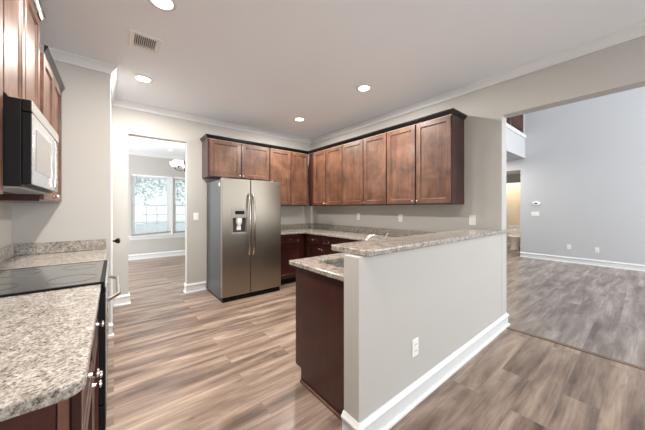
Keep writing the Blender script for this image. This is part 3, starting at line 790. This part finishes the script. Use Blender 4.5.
ub = MB().box(0.01, RW - 0.01, -(MD - 0.04), -0.02, -0.008, -0.0005).out('underside', M['grey_plastic'], o)
for a, b in ((0.05, 0.34), (0.42, 0.71)):
    MB().box(a, b, -0.20, -0.06, -0.011, -0.0085).out('grease_filter', M['slot'], ub)

# ------------------------------------------------------------------ ceiling fittings
proto = thing('recessed_light', 'round recessed ceiling light nearest the air vent, toward the viewer', 'ceiling light', (0.262, 2.108, ZC - 0.0005), 0, 'recessed lights in the kitchen ceiling')
MB().lathe([(0.066, -0.001), (0.092, -0.001), (0.090, 0.007), (0.070, 0.011), (0.066, 0.010), (0.066, -0.001)], (0, 0, 0), '-z', 40).out('trim_ring', M['trim'], proto, smooth=True)
MB().lathe([(0, 0.001), (0.0655, 0.001), (0.0655, 0.006), (0.05, 0.009), (0, 0.011)], (0, 0, 0), '-z', 40).out('lens', M['lamp'], proto, smooth=True)
ld = bpy.data.lights.new('bulb', 'AREA'); ld.shape = 'DISK'; ld.size = 0.12; ld.energy = LAMP_W; ld.color = LAMP_COL
lo = bpy.data.objects.new('bulb', ld); COL.objects.link(lo); lo.parent = proto; lo.location = (0, 0, -0.014)
for x, y, lb in ((0.255, 3.49, 'round recessed ceiling light close to the pantry wall corner'),
                 (2.33, 2.105, 'round recessed ceiling light in front of the middle right-wall cabinets'),
                 (2.33, 3.488, 'round recessed ceiling light nearest the room corner by the fridge'),
                 (0.26, 0.70, 'added recessed ceiling light over the left worktop, out of view'),):  # extra lamp, unseen, added to light the near end
    c = copy_tree(proto); c.location = (x, y, ZC - 0.0005); c['label'] = lb
c = copy_tree(proto); c.location = (7.6, 2.75, 2.6362); c['label'] = 'added unseen recessed light under the loft, brightening the hall'  # unseen lamp, added to brighten the hall below the loft

o = thing('ceiling_vent', 'white ceiling air vent with dark louvres', 'air vent', (0.212, 2.725, ZC - 0.0005)); o.scale = (0.9, 0.9, 1)
MB().box(-0.125, -0.085, -0.14, 0.14, -0.008, 0).box(0.085, 0.125, -0.14, 0.14, -0.008, 0).box(-0.085, 0.085, -0.14, -0.10, -0.008, 0).box(-0.085, 0.085, 0.10, 0.14, -0.008, 0).out('frame', M['white'], o, bevel=0.003)
MB().box(-0.0848, 0.0848, -0.0998, 0.0998, -0.0015, -0.0005).out('backing', M['slot'], o)
t = MB()
for i in range(11):
    x = -0.078 + i * 0.0156
    t.bm.faces.new([t.bm.verts.new(p) for p in ((x, -0.0995, -0.002), (x + 0.007, -0.0995, -0.008), (x + 0.007, 0.075, -0.008), (x, 0.075, -0.002))])
t.box(-0.0845, 0.0845, 0.076, 0.08, -0.008, -0.002)
t.out('louvres', M['white'], o)

# smoke detector and chandelier of the far room
o = MB().lathe([(0, 0), (0.065, 0), (0.065, 0.02), (0.05, 0.036), (0, 0.038)], (1.12, 7.35, ZC - 0.001), '-z', 24).out('smoke_detector', M['white'], None, smooth=True)
tag(o, 'round white smoke detector on the far room ceiling', 'smoke detector')
o = thing('chandelier', 'chandelier with white glass bowls seen through the doorway', 'chandelier', (1.20, 6.2, ZC - 0.001))
MB().lathe([(0, 0), (0.06, 0), (0.05, 0.02), (0.0, 0.03)], (0, 0, 0), '-z', 20).out('canopy', M['bronze'], o, smooth=True)
MB().tube([(0, 0, -0.02), (0, 0, -0.42)], 0.006, 8).out('rod', M['bronze'], o)
MB().lathe([(0, 0), (0.02, 0.0), (0.03, 0.06), (0.018, 0.12), (0.03, 0.2), (0.012, 0.24), (0, 0.27)], (0, 0, -0.42), '-z', 16).out('column', M['bronze'], o, smooth=True)
ld = bpy.data.lights.new('chandelier_bulbs', 'POINT'); ld.energy = 9; ld.color = (1, 0.94, 0.86); ld.shadow_soft_size = 0.12
lo = bpy.data.objects.new('chandelier_bulbs', ld); COL.objects.link(lo); lo.parent = o; lo.location = (0, 0, -0.36)
for kq in range(5):
    an = math.radians(-140 + 72 * kq); dx, dy = math.cos(an), math.sin(an)
    pts = [(dx * rr, dy * rr, zz) for rr, zz in ((0.02, -0.60), (0.09, -0.64), (0.17, -0.62), (0.21, -0.58))]
    arm = MB().tube(pts, 0.005, 8).out('arm', M['bronze'], o, smooth=True)
    MB().lathe([(0.0, -0.03), (0.012, -0.03), (0.016, 0.0), (0.012, 0.004), (0, 0.004)], (dx * 0.21, dy * 0.21, -0.556), 'z', 12).out('socket', M['bronze'], arm)
    MB().lathe([(0.018, 0.0), (0.06, 0.012), (0.088, 0.05), (0.10, 0.10), (0.097, 0.10), (0.085, 0.052), (0.058, 0.016), (0.016, 0.004), (0.018, 0.0)], (dx * 0.21, dy * 0.21, -0.551), 'z', 20).out('shade', M['shade'], arm, smooth=True)

# ------------------------------------------------------------------ plates, outlets, thermostat (local: width x, front -y)
def outlet(label, loc, rz, group):
    o = thing('outlet', label, 'outlet', loc, rz, group)
    MB().box(-0.036, 0.036, -0.006, -0.0006, -0.058, 0.058).out('plate', M['white'], o, bevel=0.003)
    for z in (-0.021, 0.021):
        rc = MB().box(-0.017, 0.017, -0.0085, -0.0062, z - 0.014, z + 0.014).out('receptacle', M['white'], o, bevel=0.002)
        MB().box(-0.008, -0.005, -0.009, -0.0086, z - 0.004, z + 0.006).box(0.005, 0.008, -0.009, -0.0086, z - 0.004, z + 0.006).out('slots', M['slot'], rc)
    return o
def switch(label, loc, rz, n, group):
    o = thing('light_switch', label, 'light switch', loc, rz, group)
    w = 0.036 + 0.023 * (n - 1)
    MB().box(-w, w, -0.006, -0.0006, -0.058, 0.058).out('plate', M['white'], o, bevel=0.003)
    for i in range(n):
        x = (i - (n - 1) / 2) * 0.046
        MB().box(x - 0.016, x + 0.016, -0.010, -0.0062, -0.033, 0.033).out('rocker', M['white'], o, bevel=0.003)
    return o
outlet('white outlet low on the half wall', (1.572, Y1, 0.366), 0, 'wall outlets')
outlet('white outlet above the backsplash nearest the room corner', (XR, 3.065, 1.165), -PI / 2, 'wall outlets')
outlet('white outlet above the backsplash, mid run below the right cabinets', (XR, 2.233, 1.160), -PI / 2, 'wall outlets')
outlet('white outlet low on the living room wall, nearer the thermostat', (XLIV, 1.144, 0.374), -PI / 2, 'wall outlets')
outlet('white outlet low on the living room wall, farther right of the thermostat', (XLIV, 0.68, 0.359), -PI / 2, 'wall outlets')
switch('white switch plate above the bar at the end of the right wall', (XR, 1.259, 1.161), -PI / 2, 1, 'wall switches')
switch('white switch plate between the doorway and the fridge', (1.002, YB, 1.172), 0, 1, 'wall switches')
switch('wide white switch plate under the thermostat', (XLIV, 1.79, 1.157), -PI / 2, 3, 'wall switches')
o = thing('thermostat', 'white oval thermostat on the living room wall', 'thermostat', (XLIV, 1.765, 1.43), -PI / 2)
t = MB().lathe([(0, 0.0006), (0.07, 0.0006), (0.07, 0.018), (0.06, 0.026), (0, 0.027)], (0, 0, 0), '-y', 32)
for v in t.bm.verts: v.co.z *= 0.72; v.co.x *= 1.2
t.out('case', M['white'], o, smooth=True)
MB().box(-0.03, 0.03, -0.0285, -0.0272, -0.015, 0.018).out('display', M['lcd'], o)

# ------------------------------------------------------------------ bathroom: toilet, lamp
o = thing('toilet', 'white toilet in the lit bathroom beyond the hall', 'toilet', (10.0, 2.62, 0))
MB().lathe([(0, 0.001), (0.13, 0.001), (0.12, 0.05), (0.10, 0.18), (0.15, 0.30), (0.19, 0.39), (0.17, 0.395), (0.12, 0.36), (0, 0.30)], (0, 0, 0), 'z', 24).out('bowl', M['porcelain'], o, smooth=True)
t = MB().lathe([(0, 0.396), (0.19, 0.396), (0.195, 0.41), (0.18, 0.43), (0, 0.43)], (0, 0, 0), 'z', 24); t.out('seat_lid', M['porcelain'], o, smooth=True)
tk = MB().box(0.17, 0.36, -0.22, 0.22, 0.40, 0.72).box(0.16, 0.37, -0.23, 0.23, 0.72, 0.75).out('tank', M['porcelain'], o, bevel=0.012)
MB().tube([(0.165, -0.16, 0.66), (0.15, -0.16, 0.66), (0.15, -0.10, 0.655)], 0.006, 8).out('flush_lever', M['chrome'], tk)
o = thing('ceiling_lamp', 'warm ceiling lamp inside the bathroom', 'lamp', (10.0, 2.9, 2.499))
MB().lathe([(0, 0.0), (0.13, 0.0), (0.12, 0.05), (0.06, 0.08), (0, 0.085)], (0, 0, 0), '-z', 24).out('shade', M['shade'], o, smooth=True)
ld = bpy.data.lights.new('bath_bulb', 'POINT'); ld.energy = 15; ld.color = (1, 0.88, 0.72); ld.shadow_soft_size = 0.1
lo = bpy.data.objects.new('bath_bulb', ld); COL.objects.link(lo); lo.parent = o; lo.location = (0, 0, -0.2)
